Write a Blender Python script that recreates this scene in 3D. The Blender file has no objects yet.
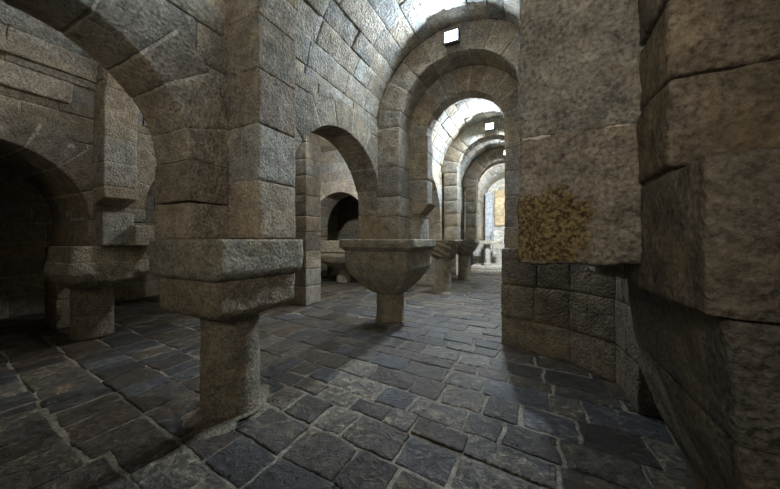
import bpy, math
import numpy as np
from mathutils import Vector

rng = np.random.default_rng(7)
C = bpy.context.scene.collection
PI = math.pi

# ------------------------------------------------------------------ noise
def _h(ix, iy, iz):
    n = (ix * 374761393 + iy * 668265263 + iz * 2147483647 + 1013904223) & 0xffffffff
    n = ((n ^ (n >> 13)) * 1274126177) & 0xffffffff
    n = ((n ^ (n >> 16)) * 2246822519) & 0xffffffff
    return ((n ^ (n >> 15)) & 0xffff) / 65535.0

def vnoise(p):
    i = np.floor(p).astype(np.int64)
    f = p - i
    f = f * f * (3 - 2 * f)
    x, y, z = i[:, 0], i[:, 1], i[:, 2]
    u, v, w = f[:, 0], f[:, 1], f[:, 2]
    def L(a, b, t): return a + (b - a) * t
    a = L(L(_h(x, y, z), _h(x+1, y, z), u), L(_h(x, y+1, z), _h(x+1, y+1, z), u), v)
    b = L(L(_h(x, y, z+1), _h(x+1, y, z+1), u), L(_h(x, y+1, z+1), _h(x+1, y+1, z+1), u), v)
    return L(a, b, w) * 2 - 1

def fbm(p, s):
    p = p + 50.0
    return vnoise(p * s) * .55 + vnoise(p * s * 2.3 + 7.1) * .3 + vnoise(p * s * 5.1 + 3.3) * .22

# ------------------------------------------------------------------ mesh builder
class MB:
    def __init__(s):
        s.V = []; s.F = []; s.T = []; s.M = []; s.n = 0
    def add(s, v, f, tint, mat=0):
        s.V.append(v); s.F.append(f + s.n); s.n += len(v)
        t = np.empty((len(v), 4)); t[:] = tint; s.T.append(t)
        s.M.append(np.full(len(f), mat, dtype=np.int32))
    def build(s, name, mats, parent=None, origin=None):
        v = np.concatenate(s.V); f = np.concatenate(s.F); t = np.concatenate(s.T); m = np.concatenate(s.M)
        if origin is not None: v = v - np.array(origin)
        me = bpy.data.meshes.new(name)
        me.vertices.add(len(v)); me.vertices.foreach_set('co', v.astype(np.float32).ravel())
        me.loops.add(len(f) * 4); me.loops.foreach_set('vertex_index', f.astype(np.int32).ravel())
        me.polygons.add(len(f))
        me.polygons.foreach_set('loop_start', np.arange(0, len(f) * 4, 4, dtype=np.int32))
        me.polygons.foreach_set('material_index', m)
        me.polygons.foreach_set('use_smooth', np.ones(len(f), dtype=bool))
        a = me.attributes.new('tint', 'FLOAT_COLOR', 'POINT')
        a.data.foreach_set('color', t.astype(np.float32).ravel())
        for x in (mats if isinstance(mats, (list, tuple)) else [mats]): me.materials.append(x)
        me.update(calc_edges=True); me.validate()
        o = bpy.data.objects.new(name, me); C.objects.link(o)
        if parent is not None: o.parent = parent
        elif origin is not None: o.location = origin
        return o

def axis(lo, hi, r, res):
    n = max(1, int(round((hi - lo - 2 * r) / res)))
    return np.concatenate([[lo, lo + .35 * r], np.linspace(lo + r, hi - r, n + 1), [hi - .35 * r, hi]])

ident = lambda p: p
# a dressed stone: rounded, rough box in (a,b,c) space carried into the world by fn
def block(B, lo, hi, tint, fn=ident, res=.05, r=.009, amp=.006, freq=9., skip='', mat=0, hole=None, res3=None):
    lo = np.array(lo, float); hi = np.array(hi, float)
    if np.any(hi - lo < .004): return
    r = min(r, .45 * float(np.min(hi - lo)))
    rs = res3 or (res, res, res)
    ax = [axis(lo[k], hi[k], r, rs[k]) for k in range(3)]
    P = []; F = []; n = 0
    for k in range(3):
        i, j = (k + 1) % 3, (k + 2) % 3
        for sgn, tag in ((0, '-'), (1, '+')):
            if tag + 'abc'[k] in skip: continue
            A, Bq = np.meshgrid(ax[i], ax[j], indexing='ij')
            p = np.empty((A.size, 3)); p[:, i] = A.ravel(); p[:, j] = Bq.ravel(); p[:, k] = (hi if sgn else lo)[k]
            na, nb = A.shape
            idx = np.arange(na * nb).reshape(na, nb)
            q = np.stack([idx[:-1, :-1], idx[1:, :-1], idx[1:, 1:], idx[:-1, 1:]], -1).reshape(-1, 4)
            if not sgn: q = q[:, ::-1]
            P.append(p); F.append(q + n); n += len(p)
    p = np.concatenate(P); f = np.concatenate(F)
    key = np.round(p, 5)
    _, first, inv = np.unique(key, axis=0, return_index=True, return_inverse=True)
    inv = inv.reshape(-1)
    p = p[first]; f = inv[f]
    if hole is not None:
        ins = hole(p)[0]
        keep = ~np.all(ins[f], axis=1)
        f = f[keep]
        if len(f) == 0: return
    inner = np.clip(p, lo + r, hi - r)
    d = p - inner
    L = np.linalg.norm(d, axis=1, keepdims=True); L[L == 0] = 1
    nrm = d / L
    q = inner + nrm * r
    w0 = fn(q)
    if amp: q = q + nrm * (amp * .7 + amp * fbm(w0, freq))[:, None] + nrm * (amp * .9 * fbm(w0 + 11.3, freq * .33))[:, None]
    if hole is not None: q = hole(q)[1]
    w = fn(q)
    c = (lo + hi) / 2; e = 1e-3
    J = np.array([fn((c + e * np.eye(3)[k])[None])[0] - fn(c[None])[0] for k in range(3)])
    if np.linalg.det(J) < 0: f = f[:, ::-1]
    B.add(w, f, tint, mat)

# round / squarish turned stone about a vertical axis: prof = [(z, half width, roundness 0..1)]
def turned(B, cx, cy, prof, tint, n=56, dz=.03, amp=.006, freq=9., extra=None, rot=0., mat=0, rc=.10):
    zs = [prof[0][0]]; ws = [prof[0][1]]; ks = [prof[0][2]]
    for (z0, w0, k0), (z1, w1, k1) in zip(prof[:-1], prof[1:]):
        m = max(1, int(math.ceil(max(abs(z1 - z0), abs(w1 - w0)) / dz)))
        for t in range(1, m + 1):
            u = t / m
            zs.append(z0 + (z1 - z0) * u); ws.append(w0 + (w1 - w0) * u); ks.append(k0 + (k1 - k0) * u)
    zs, ws, ks = map(np.array, (zs, ws, ks))
    ph = np.arange(n) / n * 2 * PI + PI / 4
    cs, sn = np.cos(ph), np.sin(ph)
    pw = 26.
    sq = 1 / (np.abs(cs) ** pw + np.abs(sn) ** pw) ** (1 / pw)
    R = ws[:, None] * (sq[None] * (1 - ks[:, None]) + ks[:, None])
    cr, sr = math.cos(rot), math.sin(rot)
    X = R * cs[None]; Y = R * sn[None]; Z = np.repeat(zs[:, None], n, 1)
    P = np.stack([cx + X * cr - Y * sr, cy + X * sr + Y * cr, Z], -1).reshape(-1, 3)
    D = np.stack([cs * cr - sn * sr, cs * sr + sn * cr, cs * 0], -1)
    D = np.tile(D, (len(zs), 1))
    dd = amp * fbm(P, freq) + amp * .9 * fbm(P + 9.7, freq * .33)
    if extra is not None: dd = dd + extra(np.tile(ph, len(zs)), P[:, 2])
    P = P + D * dd[:, None]
    m = len(zs)
    idx = np.arange(m * n).reshape(m, n); nx = np.roll(idx, -1, 1)
    f = np.stack([idx[:-1], nx[:-1], nx[1:], idx[1:]], -1).reshape(-1, 4)
    top = np.array([[cx, cy, zs[-1]]]); bot = np.array([[cx, cy, zs[0]]])
    P = np.concatenate([P, top, bot])
    ti = m * n
    caps = []
    for j in range(0, n, 2):
        caps.append([idx[-1, j], idx[-1, (j + 1) % n], idx[-1, (j + 2) % n], ti])
        caps.append([idx[0, (j + 2) % n], idx[0, (j + 1) % n], idx[0, j], ti + 1])
    B.add(P, np.concatenate([f, np.array(caps)]), tint, mat)

# ------------------------------------------------------------------ materials
def nodes(name):
    m = bpy.data.materials.new(name); m.use_nodes = True
    nt = m.node_tree; nt.nodes.clear()
    out = nt.nodes.new('ShaderNodeOutputMaterial'); b = nt.nodes.new('ShaderNodeBsdfPrincipled')
    nt.links.new(b.outputs[0], out.inputs[0])
    return m, nt, b
def N(nt, t, **kw):
    n = nt.nodes.new(t)
    for k, v in kw.items():
        if k in n.inputs: n.inputs[k].default_value = v
        else: setattr(n, k, v)
    return n
def ramp(nt, src, pts):
    r = nt.nodes.new('ShaderNodeValToRGB'); e = r.color_ramp.elements
    while len(e) < len(pts): e.new(.5)
    for k, (p, c) in enumerate(pts):
        e[k].position = p; e[k].color = c if len(c) == 4 else (*c, 1)
    nt.links.new(src, r.inputs[0]); return r
def mix(nt, typ, fac, a, b):
    m = nt.nodes.new('ShaderNodeMix'); m.data_type = 'RGBA'; m.blend_type = typ
    for s, v in ((m.inputs[0], fac), (m.inputs[6], a), (m.inputs[7], b)):
        if hasattr(v, 'is_linked'): nt.links.new(v, s)
        else: s.default_value = v
    return m.outputs[2]

def stone_material(name, scale=1., pit=.85, rough=.9, stain=(.20, .155, .095), stain_amt=.45, bump=.8, tool=.5):
    m, nt, b = nodes(name)
    geo = N(nt, 'ShaderNodeNewGeometry')
    pos = geo.outputs['Position']
    at = N(nt, 'ShaderNodeAttribute', attribute_name='tint')
    def noise(s, d=6., r=.6, dist=0.):
        n = N(nt, 'ShaderNodeTexNoise', Scale=s * scale, Detail=d, Roughness=r, Distortion=dist)
        nt.links.new(pos, n.inputs['Vector']); return n.outputs['Fac']
    big = noise(1.7, 4.); mid = noise(9., 6., .65, .3); fine = noise(55., 5., .7); fine2 = noise(22., 6., .75)
    v1 = ramp(nt, mid, [(.28, (.55, .54, .53)), (.5, (.96, .96, .96)), (.72, (1.42, 1.4, 1.35))])
    c = mix(nt, 'MULTIPLY', 1., at.outputs['Color'], v1.outputs[0])
    v2 = ramp(nt, fine, [(.36, (.35, .34, .33)), (.5, (1, 1, 1)), (.66, (1.55, 1.55, 1.55))])
    c = mix(nt, 'MULTIPLY', pit, c, v2.outputs[0])
    sm = ramp(nt, big, [(.47, (0, 0, 0)), (.62, (1, 1, 1))])
    k = N(nt, 'ShaderNodeMath', operation='MULTIPLY'); nt.links.new(sm.outputs[0], k.inputs[0]); k.inputs[1].default_value = stain_amt
    c = mix(nt, 'MIX', k.outputs[0], c, mix(nt, 'MULTIPLY', 1., (*[x * 1.6 for x in stain], 1), v1.outputs[0]))
    nt.links.new(c, b.inputs['Base Color'])
    b.inputs['Roughness'].default_value = rough
    b.inputs['Specular IOR Level'].default_value = .3
    # tooled, pitted surface
    w = N(nt, 'ShaderNodeTexVoronoi', Scale=38. * scale); nt.links.new(pos, w.inputs['Vector'])
    h = N(nt, 'ShaderNodeMath', operation='MULTIPLY_ADD'); nt.links.new(w.outputs['Distance'], h.inputs[0]); h.inputs[1].default_value = tool; nt.links.new(fine2, h.inputs[2])
    h2 = N(nt, 'ShaderNodeMath', operation='MULTIPLY_ADD'); nt.links.new(fine, h2.inputs[0]); h2.inputs[1].default_value = .5; nt.links.new(h.outputs[0], h2.inputs[2])
    bp = N(nt, 'ShaderNodeBump', Strength=bump, Distance=.025); nt.links.new(h2.outputs[0], bp.inputs['Height'])
    nt.links.new(bp.outputs[0], b.inputs['Normal'])
    return m

STONE = stone_material('rough_ashlar')
NEAR = stone_material('coarse_ashlar', scale=1.0, stain=(.17, .13, .075), stain_amt=.6, bump=1., tool=.6)
COLM = stone_material('column_stone', stain=(.24, .19, .11), stain_amt=.35, bump=.7, tool=.6)
MORTAR = stone_material('lime_mortar', stain=(.2, .18, .14), stain_amt=.3, bump=.6)

def ochre_patch(mat, centre, rad):
    nt = mat.node_tree; b = [n for n in nt.nodes if n.type == 'BSDF_PRINCIPLED'][0]
    src = b.inputs['Base Color'].links[0].from_socket
    geo = N(nt, 'ShaderNodeNewGeometry')
    n = N(nt, 'ShaderNodeTexNoise', Scale=9., Detail=7., Roughness=.7); nt.links.new(geo.outputs['Position'], n.inputs['Vector'])
    sub = N(nt, 'ShaderNodeVectorMath', operation='SUBTRACT'); nt.links.new(geo.outputs['Position'], sub.inputs[0]); sub.inputs[1].default_value = centre
    ln = N(nt, 'ShaderNodeVectorMath', operation='LENGTH'); nt.links.new(sub.outputs[0], ln.inputs[0])
    m = N(nt, 'ShaderNodeMath', operation='MULTIPLY_ADD'); nt.links.new(n.outputs['Fac'], m.inputs[0]); m.inputs[1].default_value = .30; nt.links.new(ln.outputs['Value'], m.inputs[2])
    r = ramp(nt, m.outputs[0], [(rad + .13, (1, 1, 1)), (rad + .16, (0, 0, 0))])
    sp = N(nt, 'ShaderNodeTexNoise', Scale=60., Detail=5., Roughness=.7); nt.links.new(geo.outputs['Position'], sp.inputs['Vector'])
    oc = ramp(nt, sp.outputs['Fac'], [(.42, (.05, .035, .014)), (.6, (.30, .22, .10))])
    nt.links.new(mix(nt, 'MIX', r.outputs[0], src, oc.outputs[0]), b.inputs['Base Color'])
PATCHED = stone_material('coarse_ashlar_stained', stain=(.17, .13, .075), stain_amt=.6, bump=1., tool=.6)
ochre_patch(PATCHED, (.04, 1.5, 1.36), .18)
def slab_material():
    m, nt, b = nodes('paving_slate')
    geo = N(nt, 'ShaderNodeNewGeometry'); pos = geo.outputs['Position']
    at = N(nt, 'ShaderNodeAttribute', attribute_name='tint')
    # each slab splits along its own bedding: offset the pattern by the slab's tint
    sc = N(nt, 'ShaderNodeVectorMath', operation='SCALE'); nt.links.new(at.outputs['Color'], sc.inputs[0]); sc.inputs['Scale'].default_value = 173.
    ad = N(nt, 'ShaderNodeVectorMath', operation='ADD'); nt.links.new(pos, ad.inputs[0]); nt.links.new(sc.outputs[0], ad.inputs[1])
    def noise(s, d, r, dist=0.):
        n = N(nt, 'ShaderNodeTexNoise', Scale=s, Detail=d, Roughness=r, Distortion=dist)
        nt.links.new(ad.outputs[0], n.inputs['Vector']); return n.outputs['Fac']
    a = noise(6., 7., .65, 1.4); f = noise(27., 7., .75, .9); g = noise(90., 3., .6)
    v = ramp(nt, a, [(.28, (.45, .45, .47)), (.5, (.9, .9, .9)), (.68, (2.1, 2.0, 1.8))])
    c = mix(nt, 'MULTIPLY', 1., at.outputs['Color'], v.outputs[0])
    v2 = ramp(nt, f, [(.40, (.28, .28, .29)), (.52, (1, 1, 1)), (.62, (3.2, 3.1, 2.8))])
    c = mix(nt, 'MULTIPLY', .8, c, v2.outputs[0])
    nt.links.new(c, b.inputs['Base Color'])
    rr = ramp(nt, f, [(.3, (.24, .24, .24)), (.7, (.60, .60, .60))])
    nt.links.new(rr.outputs[0], b.inputs['Roughness'])
    b.inputs['Specular IOR Level'].default_value = .5
    h = N(nt, 'ShaderNodeMath', operation='MULTIPLY_ADD'); nt.links.new(f, h.inputs[0]); h.inputs[1].default_value = .5; nt.links.new(a, h.inputs[2])
    h2 = N(nt, 'ShaderNodeMath', operation='MULTIPLY_ADD'); nt.links.new(g, h2.inputs[0]); h2.inputs[1].default_value = .18; nt.links.new(h.outputs[0], h2.inputs[2])
    bp = N(nt, 'ShaderNodeBump', Strength=1., Distance=.035); nt.links.new(h2.outputs[0], bp.inputs['Height'])
    nt.links.new(bp.outputs[0], b.inputs['Normal'])
    return m
SLAB = slab_material()

def plain(name, col, rough=.5, metal=0., emit=None, es=0.):
    m, nt, b = nodes(name)
    n = N(nt, 'ShaderNodeTexNoise', Scale=60., Detail=4.)
    geo = N(nt, 'ShaderNodeNewGeometry'); nt.links.new(geo.outputs['Position'], n.inputs['Vector'])
    r = ramp(nt, n.outputs['Fac'], [(.3, tuple(x * .8 for x in col)), (.7, tuple(min(1, x * 1.15) for x in col))])
    nt.links.new(r.outputs[0], b.inputs['Base Color'])
    b.inputs['Roughness'].default_value = rough; b.inputs['Metallic'].default_value = metal
    if emit:
        b.inputs['Emission Color'].default_value = (*emit, 1); b.inputs['Emission Strength'].default_value = es
    return m
METAL = plain('lamp_metal', (.10, .10, .11), .45, .8)
GLASS = plain('lit_lens', (.9, .93, 1.), .2, 0., (.72, .86, 1.), 14.)
BRONZE = plain('dark_bronze', (.05, .045, .04), .45, .6)

# ------------------------------------------------------------------ naming
def tag(o, label, cat, group=None):
    o['label'] = label; o['category'] = cat
    if group: o['group'] = group
    return o
def thing(name, label, cat, loc, group=None):
    o = bpy.data.objects.new(name, None); C.objects.link(o); o.location = loc
    o.empty_display_size = .2
    return tag(o, label, cat, group)
def part(B, name, mat, t):
    return B.build(name, mat, t, origin=tuple(t.location))
def struct(B, name, mats):
    o = B.build(name, mats); o['kind'] = 'structure'; return o

def stint(base=(.285, .255, .205), var=.22, warm=.08):
    k = 1 + var * (rng.random() * 2 - 1); h = warm * (rng.random() * 2 - 1)
    return (base[0] * k * (1 + h), base[1] * k, base[2] * k * (1 - 1.2 * h), 1)
def mort(): return (.44, .40, .33, 1)

# ------------------------------------------------------------------ courses and arches
def spans(lo, hi, a, b):
    out = [lo]
    while hi - out[-1] > b:
        out.append(out[-1] + a + (b - a) * rng.random())
    if hi - out[-1] < a * .5 and len(out) > 1: out[-1] = hi
    else: out.append(hi)
    return out

def arch_hole(arches):
    def h(p):
        q = p.copy(); ins = np.zeros(len(p), bool)
        for (yc, sp, R) in arches:
            dy = q[:, 0] - yc; dz = q[:, 1] - sp
            up = dz > 0
            i1 = up & (dy * dy + dz * dz < R * R); i2 = (~up) & (np.abs(dy) < R)
            L = np.sqrt(dy * dy + dz * dz); L[L < 1e-6] = 1e-6
            q[i1, 0] = yc + dy[i1] / L[i1] * R; q[i1, 1] = sp + dz[i1] / L[i1] * R
            s = np.where(dy >= 0, 1., -1.)
            q[i2, 0] = yc + s[i2] * R
            ins |= i1 | i2
        return ins, q
    return h

# wall in the plane x = const seen from +x (nx = 1) or -x; a runs along y, b up, c towards the nave
def coursed_wall(B, fn, a0, a1, b0, b1, thick, arches=(), ch=(.24, .36), ln=(.35, .75), res=.06, tintf=stint, amp=.008, skip=''):
    hole = arch_hole([(y, s, r) for (y, s, r) in arches]) if arches else None
    block(B, (a0, b0, .006), (a1, b1, thick - .006), mort(), fn, res=.12, r=.004, amp=0, mat=1, hole=hole, skip=skip)
    zs = spans(b0, b1, *ch)
    for z0, z1 in zip(zs[:-1], zs[1:]):
        ys = spans(a0 + 0, a1, *ln)
        if len(ys) > 2:
            s = rng.random() * .2 - .1
            for k in range(1, len(ys) - 1): ys[k] += s
        for y0, y1 in zip(ys[:-1], ys[1:]):
            if hole is not None:
                cc = np.array([[y0, z0, 0], [y1, z0, 0], [y0, z1, 0], [y1, z1, 0], [(y0+y1)/2, (z0+z1)/2, 0]], float)
                if hole(cc)[0].all(): continue
            g = .007 + .006 * rng.random()
            j = .016 * rng.random()
            block(B, (y0 + g, z0 + g, .0), (y1 - g, z1 - g, thick + j - .006), tintf(), fn, res=res, r=.010, amp=amp, hole=hole, skip=skip)

def fx(xface, nx, thick):      # (y, z, c) -> world with c = thick at the face
    return lambda p: np.stack([xface + nx * (p[:, 2] - thick), p[:, 0], p[:, 1]], -1)
def fy(yface, ny, thick):      # (x, z, c)
    return lambda p: np.stack([p[:, 0], yface + ny * (p[:, 2] - thick), p[:, 1]], -1)

# ring of voussoirs; plane 'x' (runs along y at x face) or 'y' (runs along x)
def ring(B, plane, ctr, spring, r, t, d0, d1, n, tintf=stint, res=.05, stilt_to=None, amp=.006, sides=(0, 1), ang=(0, PI), splay=0., jt=None):
    rm = r + t / 2
    def fn(p):
        th = p[:, 0] / rm; R = p[:, 1]
        u = ctr - R * np.cos(th); z = spring + R * np.sin(th)
        return np.stack([p[:, 2], u, z], -1) if plane == 'x' else np.stack([u, p[:, 2], z], -1)
    cuts = np.linspace(ang[0] * rm, ang[1] * rm, n + 1)
    cuts[1:-1] += (rng.random(n - 1) - .5) * .25 * (cuts[1] - cuts[0])
    block(B, (cuts[0], r + .006, d0 + .006), (cuts[-1], r + t - .005, d1 - .006), mort(), fn, res=.08, r=.004, amp=0, mat=1)
    for a0, a1 in zip(cuts[:-1], cuts[1:]):
        g = .007 + .005 * rng.random()
        block(B, (a0 + g, r + rng.random() * .008, d0 + rng.random() * .006), (a1 - g, r + t + rng.random() * .02, d1 - rng.random() * .006), tintf(), fn, res=res, r=.009, amp=amp)
    if stilt_to is not None:
        w = jt or t
        for s in sides:
            lo, hi = (ctr - r - w, ctr - r) if s == 0 else (ctr + r, ctr + r + w)
            zs = spans(stilt_to, spring, .26, .42)
            for z0, z1 in zip(zs[:-1], zs[1:]):
                g = .008
                if plane == 'x': block(B, (d0, lo, z0 + g), (d1, hi, z1 - g), tintf(), res=res, r=.009, amp=amp)
                else: block(B, (lo, d0, z0 + g), (hi, d1, z1 - g), tintf(), res=res, r=.009, amp=amp)

def stack(B, x0, x1, y0, y1, z0, z1, ch=(.28, .45), tintf=stint, res=.05, amp=.008, core=True, zs=None, r=.009):
    zs = zs or spans(z0, z1, *ch)
    if core: block(B, (x0 + .006, y0 + .006, z0 + .01), (x1 - .006, y1 - .006, z1 - .01), mort(), res=.2, r=.004, amp=0, mat=1)
    for a, b in zip(zs[:-1], zs[1:]):
        j = (rng.random(4) - .5) * .008
        block(B, (x0 + j[0], y0 + j[1], a + .008), (x1 + j[2], y1 + j[3], b - .008), tintf(), res=res, r=r, amp=amp)

def barrel(B, ctr, spring, r, t, y0, y1, res=.07, tintf=stint, ch=(.17, .27), ln=(.3, .75)):
    def fn(p):
        th = p[:, 0] / r; R = p[:, 1]
        return np.stack([ctr - R * np.cos(th), p[:, 2], spring + R * np.sin(th)], -1)
    block(B, (0, r + .022, y0), (PI * r, r + t, y1), mort(), fn, res=.1, r=.004, amp=0, mat=1)
    cs = spans(0, PI * r, *ch)
    for a0, a1 in zip(cs[:-1], cs[1:]):
        ys = spans(y0 - rng.random() * .3, y1, *ln); ys[0] = y0
        for c0, c1 in zip(ys[:-1], ys[1:]):
            g = .004 + .006 * rng.random(); j = rng.random() * .024
            block(B, (a0 + g, r + j, c0 + g), (a1 - g, r + .06, c1 - g), tintf(), fn, res=res, r=.012, amp=.012, skip='+b')

MS = [STONE, MORTAR]; MN = [NEAR, MORTAR]; MC = [COLM, MORTAR]

XF = -2.13; TH = .40            # left arcade: face towards the nave, thickness
NC, SP, VR = -.93, 2.95, 1.22   # nave vault axis, spring height, radius
AX, AR = -3.80, 1.27            # side aisle vault
# ------------------------------------------------------------------ left arcade wall
A = [(.50, 1.86, .70, .37), (3.05, 1.69, .975, .33), (6.05, 1.72, 1.12, .33), (8.72, 1.70, .93, .33), (12.2, 1.6, 1.1, .33)]
def arcade_wall(name, xface, nx, arches, y0, y1, zb, top, thick, mats, res, tintf=stint, **kw):
    B = MB()
    coursed_wall(B, fx(xface, nx, thick), y0, y1, zb, top, thick, [(a[0], a[1], a[2] + a[3] - .03) for a in arches], res=res, tintf=tintf, **kw)
    return struct(B, name, mats)
arcade_wall('wall_left', XF, 1, A, -1.9, 14.0, 1.30, 3.02, TH, MS, .06)
lab = ['broad rough arch at the upper left springing from the nearest pier',
       'round stone arch between the nearest pier and the bowl shaped capital',
       'stone arch just beyond the double arch with the first lamp',
       'narrow looking dark arch beyond the scroll carved capital',
       'last small arch on the left near the bright far end']
for k, (yc, sp, r, t) in enumerate(A):
    B = MB()
    ring(B, 'x', yc, sp, r, t, XF - TH - .01, XF + .012, 9 if k else 10, res=.035 if k < 2 else .07, stilt_to=1.30, jt=.34)
    o = B.build('arcade_arch', MS, origin=(XF - TH / 2, yc, 1.3)); tag(o, lab[k], 'arch', None)

# ------------------------------------------------------------------ right arcade wall (mirror side)
XR = .30
AR_R = [(.30, 1.95, .75, .33), (3.05, 1.69, .975, .33), (5.85, 1.70, 1.08, .33), (8.50, 1.70, 1.0, .33), (12.0, 1.6, 1.1, .33)]
shade_t = lambda: stint((.185, .16, .125), .10, .06)  # shade on the near right pier and capital, put into a darker tint
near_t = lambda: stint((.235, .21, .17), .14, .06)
arcade_wall('wall_right', XR, -1, AR_R[1:], 2.07, 14.0, 1.12, 3.02, .5, MN, .07)
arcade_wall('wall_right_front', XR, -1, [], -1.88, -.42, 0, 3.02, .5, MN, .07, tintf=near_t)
for k, (yc, sp, r, t) in enumerate(AR_R[1:]):
    B = MB(); ring(B, 'x', yc, sp, r, t, XR - .01, XR + .51, 9, res=.07, stilt_to=1.12, jt=.3)
    o = B.build('arcade_arch', MS, origin=(XR + .25, yc, 1.12))
    tag(o, ['arch of the right hand wall hidden behind the big near pier', 'second arch of the right hand wall behind the near pier', 'third arch of the right hand wall behind the near pier', 'last arch of the right hand wall behind the near pier'][k], 'arch')

# ------------------------------------------------------------------ vaults
vt = lambda: stint((.33, .31, .27), .22, .08)
B = MB(); barrel(B, NC, SP, VR, .3, -1.9, 3.92, res=.05, tintf=vt); struct(B, 'ceiling', MS)
B = MB(); barrel(B, NC, SP, VR - .02, .3, 4.5, 7.30, tintf=vt); struct(B, 'ceiling', MS)
B = MB(); barrel(B, NC, SP, VR, .3, 7.58, 9.66, tintf=vt); struct(B, 'ceiling', MS)
B = MB(); barrel(B, NC, SP, VR - .06, .3, 9.92, 14.0, tintf=vt); struct(B, 'ceiling', MS)
B = MB(); barrel(B, AX, SP, AR, .3, -1.9, 4.94, res=.08, tintf=vt, ch=(.24, .36), ln=(.5, 1.0)); struct(B, 'ceiling', MS)

# ------------------------------------------------------------------ transverse arches of the nave
def tarch(label, y0, y1, r, spring, t, n, res=.05, stilts=(1.31, 1.13), jw=.34, ctr=NC, name='transverse_arch', wl=None, wr=None, matl=MS, matr=MS, tr=stint, resr=None, back=0.):
    T = thing(name, label, 'arch', (ctr, (y0 + y1) / 2, spring))
    B = MB(); ring(B, 'y', ctr, spring, r, t, y0, y1, n, res=res)
    if back: ring(B, 'y', ctr, spring, r + t - .01, back, y0 + .03, y1 - .03, 11, res=.1)
    part(B, 'voussoir_ring', MS, T)
    B = MB(); stack(B, ctr - r - (wl or jw), ctr - r, y0, y1, stilts[0], spring, res=res); part(B, 'pilaster', matl, T)
    if stilts[1] is not None:
        B = MB(); stack(B, ctr + r, ctr + r + (wr or jw), y0, y1, stilts[1], spring, res=resr or res, tintf=tr); part(B, 'pilaster', matr, T)
    return T
# first: stands on the nearest pier, its right hand pilaster is the big pier beside the camera
T = thing('transverse_arch', 'arch carried by the tall pilaster of the nearest pier, rising out of view', 'arch', (NC, 1.68, SP))
B = MB(); ring(B, 'y', NC, SP, .87, .37, 1.495, 1.86, 11, res=.05); part(B, 'voussoir_ring', MS, T)
B = MB(); stack(B, -2.2, NC - .87, 1.495, 1.86, 1.31, SP, zs=[1.31, 1.737, 2.15, 2.55, SP], res=.022, amp=.010); part(B, 'pilaster', MS, T)
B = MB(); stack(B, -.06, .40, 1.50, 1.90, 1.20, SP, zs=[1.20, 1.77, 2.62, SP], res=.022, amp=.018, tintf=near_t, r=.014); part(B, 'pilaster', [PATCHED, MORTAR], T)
# second: two orders, carries the lamp
tarch('outer ring of the double arch with the lamp fixed to its crown', 3.90, 4.30, .85, 2.95, .36, 11, stilts=(1.31, 1.13), jw=.36)
tarch('inner lower ring of the double arch framing the far bays', 4.30, 4.56, .56, 2.89, .42, 11, stilts=(1.86, 1.13), jw=.45, res=.045, back=.36)
tarch('cross arch above the scroll carved capital with second lamp', 7.26, 7.62, .79, 2.97, .40, 11, res=.07)
tarch('farthest cross arch before the bright end bay', 9.62, 9.98, .75, 2.98, .42, 11, res=.08)
B = MB(); block(B, (-1.72, 4.28, 1.70), (-1.44, 4.62, 1.86), stint(), lambda p: np.stack([np.where(p[:, 0] > -1.6, p[:, 0] - (1.86 - p[:, 2]) * .9 * (p[:, 0] + 1.6) / .16, p[:, 0]), p[:, 1], p[:, 2]], -1), res=.03)
o = B.build('corbel', MS, origin=(-1.6, 4.45, 1.7)); tag(o, 'small wedge shaped corbel under the inner ring of the double arch', 'corbel')
B = MB(); stack(B, -1.98, -1.60, 4.30, 4.72, 1.31, 1.87, res=.05); o = B.build('pier_stone', MS, origin=(-1.8, 4.5, 1.31)); tag(o, 'short pier of two stones under the wedge corbel', 'pier')

# ------------------------------------------------------------------ columns of the left row
ct = lambda: stint((.25, .22, .165), .10, .05)
def column(label, cx, cy, shaft, caps, mats=MC, base=None, group=None, rot=0., extra=None, amp=.006, n=64, off=(0, 0)):
    T = thing('stone_column', label, 'column', (cx, cy, 0), 'short columns carrying the arcades')
    B = MB(); turned(B, cx, cy, shaft, ct(), n=n, amp=amp * .7, dz=.035); part(B, 'shaft', mats, T)
    for nm, prof, amp2, ex in caps:
        B = MB(); turned(B, cx + off[0], cy + off[1], prof, ct(), n=n * 2, dz=.02, amp=amp2, extra=ex, rot=rot, freq=8.); part(B, nm, mats, T)
    if base:
        B = MB(); turned(B, cx, cy, base, (.17, .15, .115, 1), n=48, amp=.02, freq=9., extra=lambda ph, z: (z < .012) * (.05 * np.sin(2 * ph + 4.2) + .035 * np.sin(5 * ph) + .02 * np.sin(11 * ph + 2))); part(B, 'base', mats, T)
    return T
column('nearest stout round column under a blocky two tier capital', -2.125, 1.515,
       [(0, .208, 1), (.35, .205, 1), (.78, .20, 1)],
       [('abacus', [(1.03, .34, 0), (1.05, .37, 0), (1.08, .385, 0), (1.29, .385, 0), (1.305, .38, 0)], .016, None),
        ('capital', [(.735, .22, .6), (.76, .27, .25), (.79, .32, .05), (.82, .335, 0), (.985, .345, 0), (1.03, .338, 0)], .016, None)],
       base=[(-.03, .36, 1), (-.006, .32, 1), (.008, .27, 1), (.022, .205, 1)])
column('short column with large bowl shaped capital under the lamp arch', -2.11, 4.30,
       [(0, .225, 1), (.52, .218, 1)],
       [('abacus', [(1.13, .535, 0), (1.17, .575, 0), (1.19, .60, 0), (1.30, .60, 0), (1.315, .595, 0)], .02, None),
        ('capital', [(.465, .24, .9), (.48, .27, .6), (.55, .335, .38), (.66, .42, .24), (.78, .495, .12), (.88, .53, .02), (1.13, .535, 0)], .012, None)],
       base=[(-.03, .34, 1), (.0, .27, 1), (.01, .23, 1)])
def scroll(ph, z):
    return .034 * np.sin(7 * ph + 34 * (z - .85)) * np.clip((z - .88) / .08, 0, 1) * np.clip((1.25 - z) / .08, 0, 1)
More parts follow.
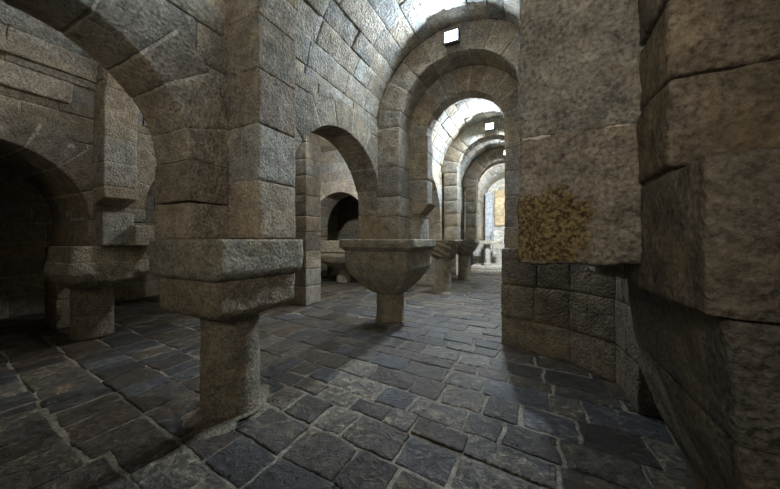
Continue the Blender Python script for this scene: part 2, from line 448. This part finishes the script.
def volute(ph, z):
    return .05 * np.clip(np.cos(4 * (ph - PI / 4)), 0, 1) ** 3 * np.exp(-((z - .93) / .05) ** 2)
column('round column whose capital is carved with slanting scrolls', -2.12, 7.33,
       [(0, .225, 1), (.84, .215, 1), (.845, .24, 1), (.87, .24, 1), (.88, .22, 1)],
       [('capital', [(.86, .24, 1), (.92, .29, .8), (1.05, .35, .5), (1.2, .40, .2), (1.25, .42, 0)], .010, lambda p, z: scroll(p, z) + volute(p, z)),
        ('abacus', [(1.24, .40, 0), (1.27, .43, 0), (1.31, .43, 0)], .008, None)], base=[(-.03, .34, 1), (.0, .29, 1), (.015, .23, 1)])
column('far column beside the step of the end bay', -2.08, 9.75,
       [(0, .20, 1), (.80, .19, 1), (.83, .22, 1)],
       [('capital', [(.82, .22, 1), (.9, .28, .6), (1.05, .36, .15), (1.18, .38, 0)], .010, lambda p, z: scroll(p, z) * .5),
        ('abacus', [(1.17, .38, 0), (1.21, .41, 0), (1.31, .41, 0)], .008, None)])
# side aisle columns
column('squat dim column under broad rough capital at the far left', -5.38, 1.81,
       [(0, .215, 1), (.30, .21, 1), (.31, .2, 1), (.32, .215, 1), (.66, .21, 1), (.67, .24, 1), (.70, .24, 1)],
       [('capital', [(.69, .25, .8), (.72, .33, .5), (.78, .40, .2), (.88, .425, .04), (1.02, .40, 0)], .022, None),
        ('abacus', [(1.0, .395, 0), (1.22, .375, 0)], .014, None)], off=(.07, .04))
column('distant short column glimpsed through the second round arch', -5.27, 7.50,
       [(0, .215, 1), (.45, .21, 1)],
       [('capital', [(.42, .26, .9), (.5, .36, .4), (.64, .50, .1), (.82, .58, 0), (.95, .58, 0)], .012, None),
        ('abacus', [(.94, .60, 0), (1.28, .62, 0)], .010, None)])

# ------------------------------------------------------------------ right hand near pier
T = thing('stone_pier', 'massive rough pier filling the right edge on a tapering capital', 'pier', (1.05, 1.45, 0))
B = MB()
for z0, z1, yf, xf in ((1.10, 1.52, 1.00, .37), (1.52, 1.80, 1.19, .36), (1.80, 2.06, 1.205, .365), (2.06, 2.36, 1.20, .36), (2.36, 2.70, 1.2, .36), (2.70, 3.3, 1.2, .36)):
    xs = [xf, xf + .55 + .2 * rng.random(), 1.75]
    for a, b in zip(xs[:-1], xs[1:]):
        block(B, (a + .012, yf + rng.random() * .008, z0 + .010), (b - .012, 1.92, z1 - .010), shade_t(), res=.02, r=.010, amp=.009, freq=8.)
block(B, (.39, 1.235, 1.15), (1.7, 2.0, 3.3), mort(), mat=1, amp=0, res=.3)
block(B, (.40, 1.04, 1.12), (1.7, 2.0, 1.5), mort(), mat=1, amp=0, res=.3)
part(B, 'shaft_masonry', MN, T)
B = MB()
pr_h = np.array([.0, .12, .30, .44, .67, .85, 1.0, 1.10]); pr_x = np.array([.70, .69, .63, .565, .478, .455, .44, .43])
def capfn(p):
    s = np.interp(p[:, 2], pr_h, pr_x)
    u = p[:, 0]
    y = p[:, 1]
    yy = 1.47 + (y - 1.47) * (1 - .35 * np.clip((s - .43) / .27, 0, 1) * (y < 1.47))
    return np.stack([s + u * (1.75 - s), yy, p[:, 2]], -1)
for z0, z1 in ((.0, .30), (.30, .78), (.78, 1.105)):
    block(B, (0, 1.03, z0 + .003), (1, 1.92, z1 - .003), shade_t(), capfn, res3=(.06, .03, .03), r=.012, amp=.006)
part(B, 'capital', MN, T)

# lower part of the pier across from the bowl capital
T = thing('stone_pier', 'dark coursed low pier under the right side of the double arch', 'pier', (.2, 4.2, 0))
pts = [(-.37, 4.75), (-.37, 3.90), (.33, 3.62), (.66, 3.30), (.70, 2.80)]
B = MB()
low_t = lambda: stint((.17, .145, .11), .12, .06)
from math import hypot
for (xa, ya), (xb, yb) in zip(pts[:-1], pts[1:]):
    L = hypot(xb - xa, yb - ya); tx, ty = (xb - xa) / L, (yb - ya) / L; nx, ny = -(-ty), -(tx)
    nx, ny = (ty, -tx)
    if nx * (xa - .9) + ny * (ya - 4.6) < 0: nx, ny = -nx, -ny
    def fn(p, xa=xa, ya=ya, tx=tx, ty=ty, nx=nx, ny=ny):
        return np.stack([xa + tx * p[:, 0] + nx * p[:, 2], ya + ty * p[:, 0] + ny * p[:, 2], p[:, 1]], -1)
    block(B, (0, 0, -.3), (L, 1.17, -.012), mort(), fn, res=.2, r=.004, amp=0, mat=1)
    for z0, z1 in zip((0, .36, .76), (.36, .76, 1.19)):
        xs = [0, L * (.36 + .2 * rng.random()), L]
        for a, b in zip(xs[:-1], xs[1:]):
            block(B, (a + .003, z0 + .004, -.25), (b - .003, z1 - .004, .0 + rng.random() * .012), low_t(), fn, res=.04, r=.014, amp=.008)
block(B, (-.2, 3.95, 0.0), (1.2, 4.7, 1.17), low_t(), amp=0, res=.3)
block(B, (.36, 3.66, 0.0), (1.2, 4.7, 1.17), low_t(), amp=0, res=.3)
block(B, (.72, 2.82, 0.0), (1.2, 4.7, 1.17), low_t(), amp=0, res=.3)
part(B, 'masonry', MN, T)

# ------------------------------------------------------------------ side aisle: second row
X2 = -5.10; T2 = 1.20
A2 = [(.85, 1.55, .83, .36), (3.20, 1.75, .92, .36)]
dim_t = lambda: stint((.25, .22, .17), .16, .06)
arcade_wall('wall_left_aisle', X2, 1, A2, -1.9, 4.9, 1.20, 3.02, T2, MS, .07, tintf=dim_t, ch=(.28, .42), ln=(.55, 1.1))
for k, (yc, sp, r, t) in enumerate(A2):
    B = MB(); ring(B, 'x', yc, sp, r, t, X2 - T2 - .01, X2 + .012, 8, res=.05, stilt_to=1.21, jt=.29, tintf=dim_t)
    o = B.build('arcade_arch', MS, origin=(X2 - .6, yc, 1.21)); tag(o, ['dark low arch at the left edge of the view', 'small arch glimpsed behind the left side of nearest pier'][k], 'arch')
T = thing('pilaster', 'pale pilaster stub seen through the broad upper left arch', 'pilaster', (-4.95, 1.89, 1.73))
B = MB(); stack(B, -5.12, -4.80, 1.72, 2.06, 1.98, 3.6, res=.035, zs=[1.98, 2.28, 2.62, 2.98, 3.3, 3.6]); part(B, 'pilaster_stones', MS, T)
B = MB()
block(B, (-5.12, 1.72, 1.74), (-4.80, 2.06, 1.98), stint(), lambda p: np.stack([p[:, 0], p[:, 1] + 0 * p[:, 2], p[:, 2] + .10 * np.clip((1.86 - p[:, 2]) / .12, 0, 1) * np.clip((p[:, 0] + 5.12) / .32, 0, 1)], -1), res=.035); part(B, 'corbel', MS, T)
B = MB(); stack(B, -4.93, -4.80 + .05, 2.02, 2.30, 1.22, 1.50, res=.03, core=False, zs=[1.22, 1.50])
stack(B, -5.1, -4.90, 1.74, 2.06, 1.22, 1.66, res=.03, core=False, zs=[1.22, 1.66])
o = B.build('springer_stone', MS, origin=(-5, 2, 1.22)); tag(o, 'rough springer stones jutting below the pale pilaster stub', 'stone')
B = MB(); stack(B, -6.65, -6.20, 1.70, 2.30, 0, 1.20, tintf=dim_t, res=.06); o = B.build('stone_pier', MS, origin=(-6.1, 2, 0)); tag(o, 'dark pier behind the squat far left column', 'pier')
# pier with quoins seen through the second arch
B = MB(); stack(B, -5.15, -4.05, 4.48, 4.92, 0, 4.3, ch=(.3, .42), res=.045); o = B.build('stone_pier', MS, origin=(-4.6, 4.7, 0)); tag(o, 'tall pier of squared stones standing on the floor behind the second arch', 'pier')
# cross wall with a dark arch
B = MB(); coursed_wall(B, fy(8.0, -1, .4), -8.0, -2.5, 0.0, 4.4, .4, [(-5.55, 1.75, 1.35)], res=.1, tintf=vt); struct(B, 'wall_back_aisle', MS)
B = MB(); ring(B, 'y', -5.55, 1.75, 1.05, .33, 7.59, 8.41, 9, res=.07, stilt_to=0.0, jt=.33); o = B.build('stone_arch', MS, origin=(-5.55, 8, 0)); tag(o, 'small dark arch in pale wall above the distant short column', 'arch')
# outer shell
def plainwall(name, fn, a0, a1, b0, b1, t=.3, tf=dim_t, ln=(.4, .9)):
    B = MB(); coursed_wall(B, fn, a0, a1, b0, b1, t, res=.14, tintf=tf, ln=ln, skip='-c'); return struct(B, name, MS)
plainwall('wall_left_outer', fx(-7.9, 1, .3), -2, 11, 0, 4.4)
plainwall('wall_right_outer', fx(3.0, -1, .3), -2, 14, 0, 3.4)
plainwall('wall_front', fy(-1.9, 1, .3), -8, 3, 0, 4.4)
plainwall('wall_chapel', fy(10.8, -1, .3), -8, -2.6, 0, 3.6)
B = MB(); block(B, (-8.2, -2, 3.3), (-5.0, 4.95, 3.45), stint(), res=.3, amp=.02); struct(B, 'ceiling_left', MS)
B = MB(); block(B, (.35, -2, 3.3), (3.2, 14, 3.45), stint(), res=.3, amp=.02); struct(B, 'ceiling_right', MS)
B = MB(); block(B, (-8.2, 4.9, 4.3), (-2.2, 11, 4.45), stint(), res=.3, amp=.02); struct(B, 'ceiling_chapel', MS)

# ------------------------------------------------------------------ floor
B = MB()
pal = [(.055, .042, .030), (.074, .062, .046), (.040, .034, .027), (.044, .047, .055), (.062, .056, .044), (.078, .070, .055), (.034, .034, .036), (.088, .082, .070), (.060, .048, .034), (.044, .048, .056), (.030, .027, .022), (.066, .062, .052)]
def slab_t():
    c = np.array(pal[rng.integers(len(pal))]) * np.array([1.06, 1.0, .92]) * (.5 + .65 * rng.random()); return (*c, 1)
block(B, (-8.2, -2.2, -.25), (3.2, 14.3, -.012), (.17, .153, .12, 1), res=.10, r=.004, amp=.006, freq=6., mat=1, skip='-c')
def skew(p): return np.stack([p[:, 0], p[:, 1] - .10 * (p[:, 0] + 1.5), p[:, 2]], -1)
def lay(x0, x1, y0, y1, dy, dx):
    ys = spans(y0, y1, *dy)
    for a, b in zip(ys[:-1], ys[1:]):
        xs = spans(x0 - rng.random() * .2, x1, *dx)
        for c, d in zip(xs[:-1], xs[1:]):
            near = (c > -4 and d < 1.5 and b < 5)
            g = .005 + .010 * rng.random(); zt = (rng.random() - .5) * .012; j = (rng.random(4) - .5) * .02
            tx, ty = (rng.random(2) - .5) * .02
            cx, cy = (c + d) / 2, (a + b) / 2
            sx = (rng.random() - .5) * .10
            def fn(p):
                q = p.copy()
                q[:, 0] += (p[:, 1] - cy) * sx + .013 * vnoise(p * 6. + 31.) + .008 * vnoise(p * 19.)
                q[:, 1] += .012 * vnoise(p * 6. + 77.) + .008 * vnoise(p * 21.)
                q[:, 2] += (p[:, 0] - cx) * tx + (p[:, 1] - cy) * ty
                return skew(q)
            block(B, (c + g + j[0], a + g + j[1], -.06), (d - g + j[2], b - g + j[3], zt), slab_t(), fn, res=.035 if near else .09, r=.014, amp=.0045 if near else .003, freq=8., skip='-c')
lay(-2.35, 3.1, -2.0, 14.2, (.20, .33), (.22, .52))
lay(-8.0, -2.35, -2.6, 11.0, (.36, .56), (.16, .36))
fl = B.build('floor', [SLAB, MORTAR]); fl['kind'] = 'structure'

# ------------------------------------------------------------------ bright end bay
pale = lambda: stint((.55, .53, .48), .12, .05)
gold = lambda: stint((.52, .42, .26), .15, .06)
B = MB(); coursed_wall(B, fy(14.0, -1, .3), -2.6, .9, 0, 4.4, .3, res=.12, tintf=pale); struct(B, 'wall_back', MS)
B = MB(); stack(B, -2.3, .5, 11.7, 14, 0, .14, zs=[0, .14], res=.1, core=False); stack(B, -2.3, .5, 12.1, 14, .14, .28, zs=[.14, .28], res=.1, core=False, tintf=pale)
o = B.build('stone_step', MS, origin=(-.9, 12.5, 0)); tag(o, 'two low stone steps across the floor of the bright end bay', 'step')
T = thing('altar_table', 'stone altar slab on a pillar in the bright end bay', 'altar', (-1.75, 12.75, .28))
B = MB(); block(B, (-2.25, 12.5, 1.14), (-1.25, 13.05, 1.27), (.40, .37, .30, 1), res=.05); part(B, 'slab', MS, T)
B = MB(); turned(B, -1.78, 12.8, [(.28, .16, 0), (.34, .16, 0), (.36, .12, 1), (1.08, .115, 1), (1.14, .17, 0)], (.5, .48, .43, 1), n=32); part(B, 'pillar', MS, T)
B = MB(); turned(B, -1.90, 12.42, [(.28, .10, 1), (.31, .09, 1), (.33, .03, 1), (.52, .028, 1), (.55, .05, 1), (.58, .028, 1), (.86, .028, 1), (.90, .07, 1), (.92, .08, 1)], (.1, .1, .1, 1), n=24, amp=0)
o = B.build('candle_stand', [BRONZE], origin=(-1.9, 12.42, .28)); tag(o, 'slim dark metal stand in front of the altar pillar', 'stand')
B = MB(); turned(B, -1.62, 12.85, [(1.27, .085, 0), (1.31, .085, 0), (1.33, .06, 1), (1.42, .075, 1), (1.50, .085, 1), (1.55, .035, 1), (1.58, .05, 1), (1.64, .052, 1), (1.68, .02, 1)], (.22, .22, .24, 1), n=32, amp=.003)
o = B.build('statuette', MS, origin=(-1.62, 12.85, 1.27)); tag(o, 'small grey bust shaped statuette standing on the altar slab', 'statue')
B = MB(); stack(B, -2.0, -1.70, 13.72, 13.99, .28, 3.4, tintf=lambda: stint((.42, .44, .47), .06, .02), res=.08); o = B.build('pilaster', MS, origin=(-1.85, 13.85, .28)); tag(o, 'narrow blue grey pilaster on the pale end wall', 'pilaster')
B = MB(); stack(B, -1.62, -.5, 13.9, 13.99, 1.95, 3.5, tintf=gold, res=.06, amp=.02, core=False); o = B.build('carved_panel', MS, origin=(-1, 13.95, 1.9)); tag(o, 'golden carved stone panel high on the end wall', 'panel')

# ------------------------------------------------------------------ lamps
def area(name, loc, aim, size, power, col, parent=None, spread=160):
    l = bpy.data.lights.new(name, 'AREA'); l.shape = 'RECTANGLE'; l.size = size[0]; l.size_y = size[1]
    l.energy = power; l.color = col; l.spread = math.radians(spread)
    o = bpy.data.objects.new(name, l); C.objects.link(o)
    d = Vector(aim) - Vector(loc)
    o.rotation_euler = d.to_track_quat('-Z', 'Y').to_euler(); o.location = loc
    return o
def flood(label, loc, power, col, aim=(0, -1, -.35), spread=170, size=(.17, .13)):
    x, y, z = loc
    T = thing('floodlight', label, 'lamp', loc, 'floodlights fixed to the stone arches')
    a, b = size[0] / 2, size[1] / 2
    B = MB(); block(B, (x - a - .015, y, z - b - .015), (x + a + .015, y + .06, z + b + .015), (.1, .1, .1, 1), amp=0, r=.008); part(B, 'housing', [METAL], T)
    B = MB(); block(B, (x - a, y - .006, z - b), (x + a, y + .001, z + b), (1, 1, 1, 1), amp=0, r=.003); part(B, 'lens', [GLASS], T)
    B = MB(); block(B, (x - .015, y + .05, z - .02), (x + .015, y + .13, z + .02), (.1, .1, .1, 1), amp=0, r=.003); part(B, 'bracket', [METAL], T)
    L = area('flood_beam', (x, y - .02, z), (x + aim[0], y - .02 + aim[1], z + aim[2]), size, power, col, spread=spread)
    return T
cool = (.74, .87, 1.0); neut = (.93, .97, 1.0); warm = (1.0, .86, .66)
tarch('cross arch of the side aisle over the pale pilaster stub', 1.72, 2.06, 1.0, 2.95, .30, 11, res=.06, stilts=(2.6, 2.6), jw=.28, ctr=AX)
flood('floodlight over the viewpoint on the first nave arch, out of view', (-1.45, 1.385, 3.72), 28, cool, aim=(-.5, -1, -.15), spread=150)
flood('floodlight of the side aisle on its first cross arch, out of view', (-3.8, 1.61, 4.05), 24, neut, aim=(0, -1, -.9), spread=180)
flood('bright white floodlight on the crown of the double arch', (-.98, 3.79, 3.95), 100, cool, aim=(0, -1, -.75), spread=180)
flood('second floodlight on the cross arch above scroll capital', (-.95, 7.14, 3.93), 330, cool, aim=(0, -1, -1.3), spread=180)
flood('farthest floodlight on the last cross arch', (-.75, 9.50, 3.93), 110, cool, aim=(0, -1, -1.2), spread=180)
flood('floodlight of the end bay hidden behind the last cross arch', (-.35, 10.02, 3.5), 10, cool, aim=(0, 1, -.3), spread=180)
area('end_bay_fill', (-.4, 10.3, 3.3), (-1.6, 14, 1.4), (.3, .3), 200, (.85, .93, 1.), spread=160)  # added area light brightening the end bay, no fixture of its own
flood('floodlight in the side aisle out of view above the second arch', (-3.7, 4.40, 3.85), 70, neut, aim=(0, -1, -.5), spread=180)
flood('floodlight at the back of the side aisle', (-3.3, 7.5, 3.6), 90, neut, aim=(-.2, -1, -.6), spread=180)
def flood_back(label, loc, power, col, aim):
    x, y, z = loc
    T = thing('floodlight', label, 'lamp', loc, 'floodlights fixed to the stone arches')
    B = MB(); block(B, (x - .1, y - .06, z - .08), (x + .1, y, z + .08), (.1, .1, .1, 1), amp=0, r=.008); part(B, 'housing', [METAL], T)
    B = MB(); block(B, (x - .085, y - .001, z - .065), (x + .085, y + .006, z + .065), (1, 1, 1, 1), amp=0, r=.003); part(B, 'lens', [GLASS], T)
    B = MB(); block(B, (x - .015, y - .24, z - .02), (x + .015, y - .05, z + .02), (.1, .1, .1, 1), amp=0, r=.003); part(B, 'bracket', [METAL], T)
    area('flood_beam', (x, y + .02, z), (x + aim[0], y + .02 + aim[1], z + aim[2]), (.17, .13), power, col, spread=180)
flood_back('added floodlight facing the pale cross wall of the side aisle', (-4.5, 5.07, 3.3), 80, neut, (-.1, 1, -.15))  # lamp added out of view to brighten the cross wall
area('rear_fill', (.02, -1.5, 2.35), (-.4, 1.5, 2.45), (.45, .4), 14, (1., .92, .80), spread=100)  # added soft fill behind the camera
area('aisle_rear_fill', (-3.9, -1.6, 2.6), (-4.4, 1.8, 1.6), (.6, .5), 5, warm, spread=170)  # second added fill, for the side aisle, without a real source

w = bpy.data.worlds.new('world'); bpy.context.scene.world = w; w.use_nodes = True
w.node_tree.nodes['Background'].inputs[0].default_value = (.02, .02, .025, 1)

# ------------------------------------------------------------------ camera
cam = bpy.data.cameras.new('camera'); co = bpy.data.objects.new('camera', cam); C.objects.link(co)
cam.sensor_width = 36; cam.lens = 36 * 295 / 780; cam.clip_start = .02
cam.shift_y = -4.5 / 780
co.location = (0, 0, 1.30); co.rotation_euler = (PI / 2, 0, math.radians(26.2))
sc = bpy.context.scene; sc.camera = co
sc.view_settings.view_transform = 'Standard'; sc.view_settings.look = 'None'
sc.view_settings.exposure = 0.28; sc.view_settings.gamma = 1.0; sc.view_settings.use_curve_mapping = False
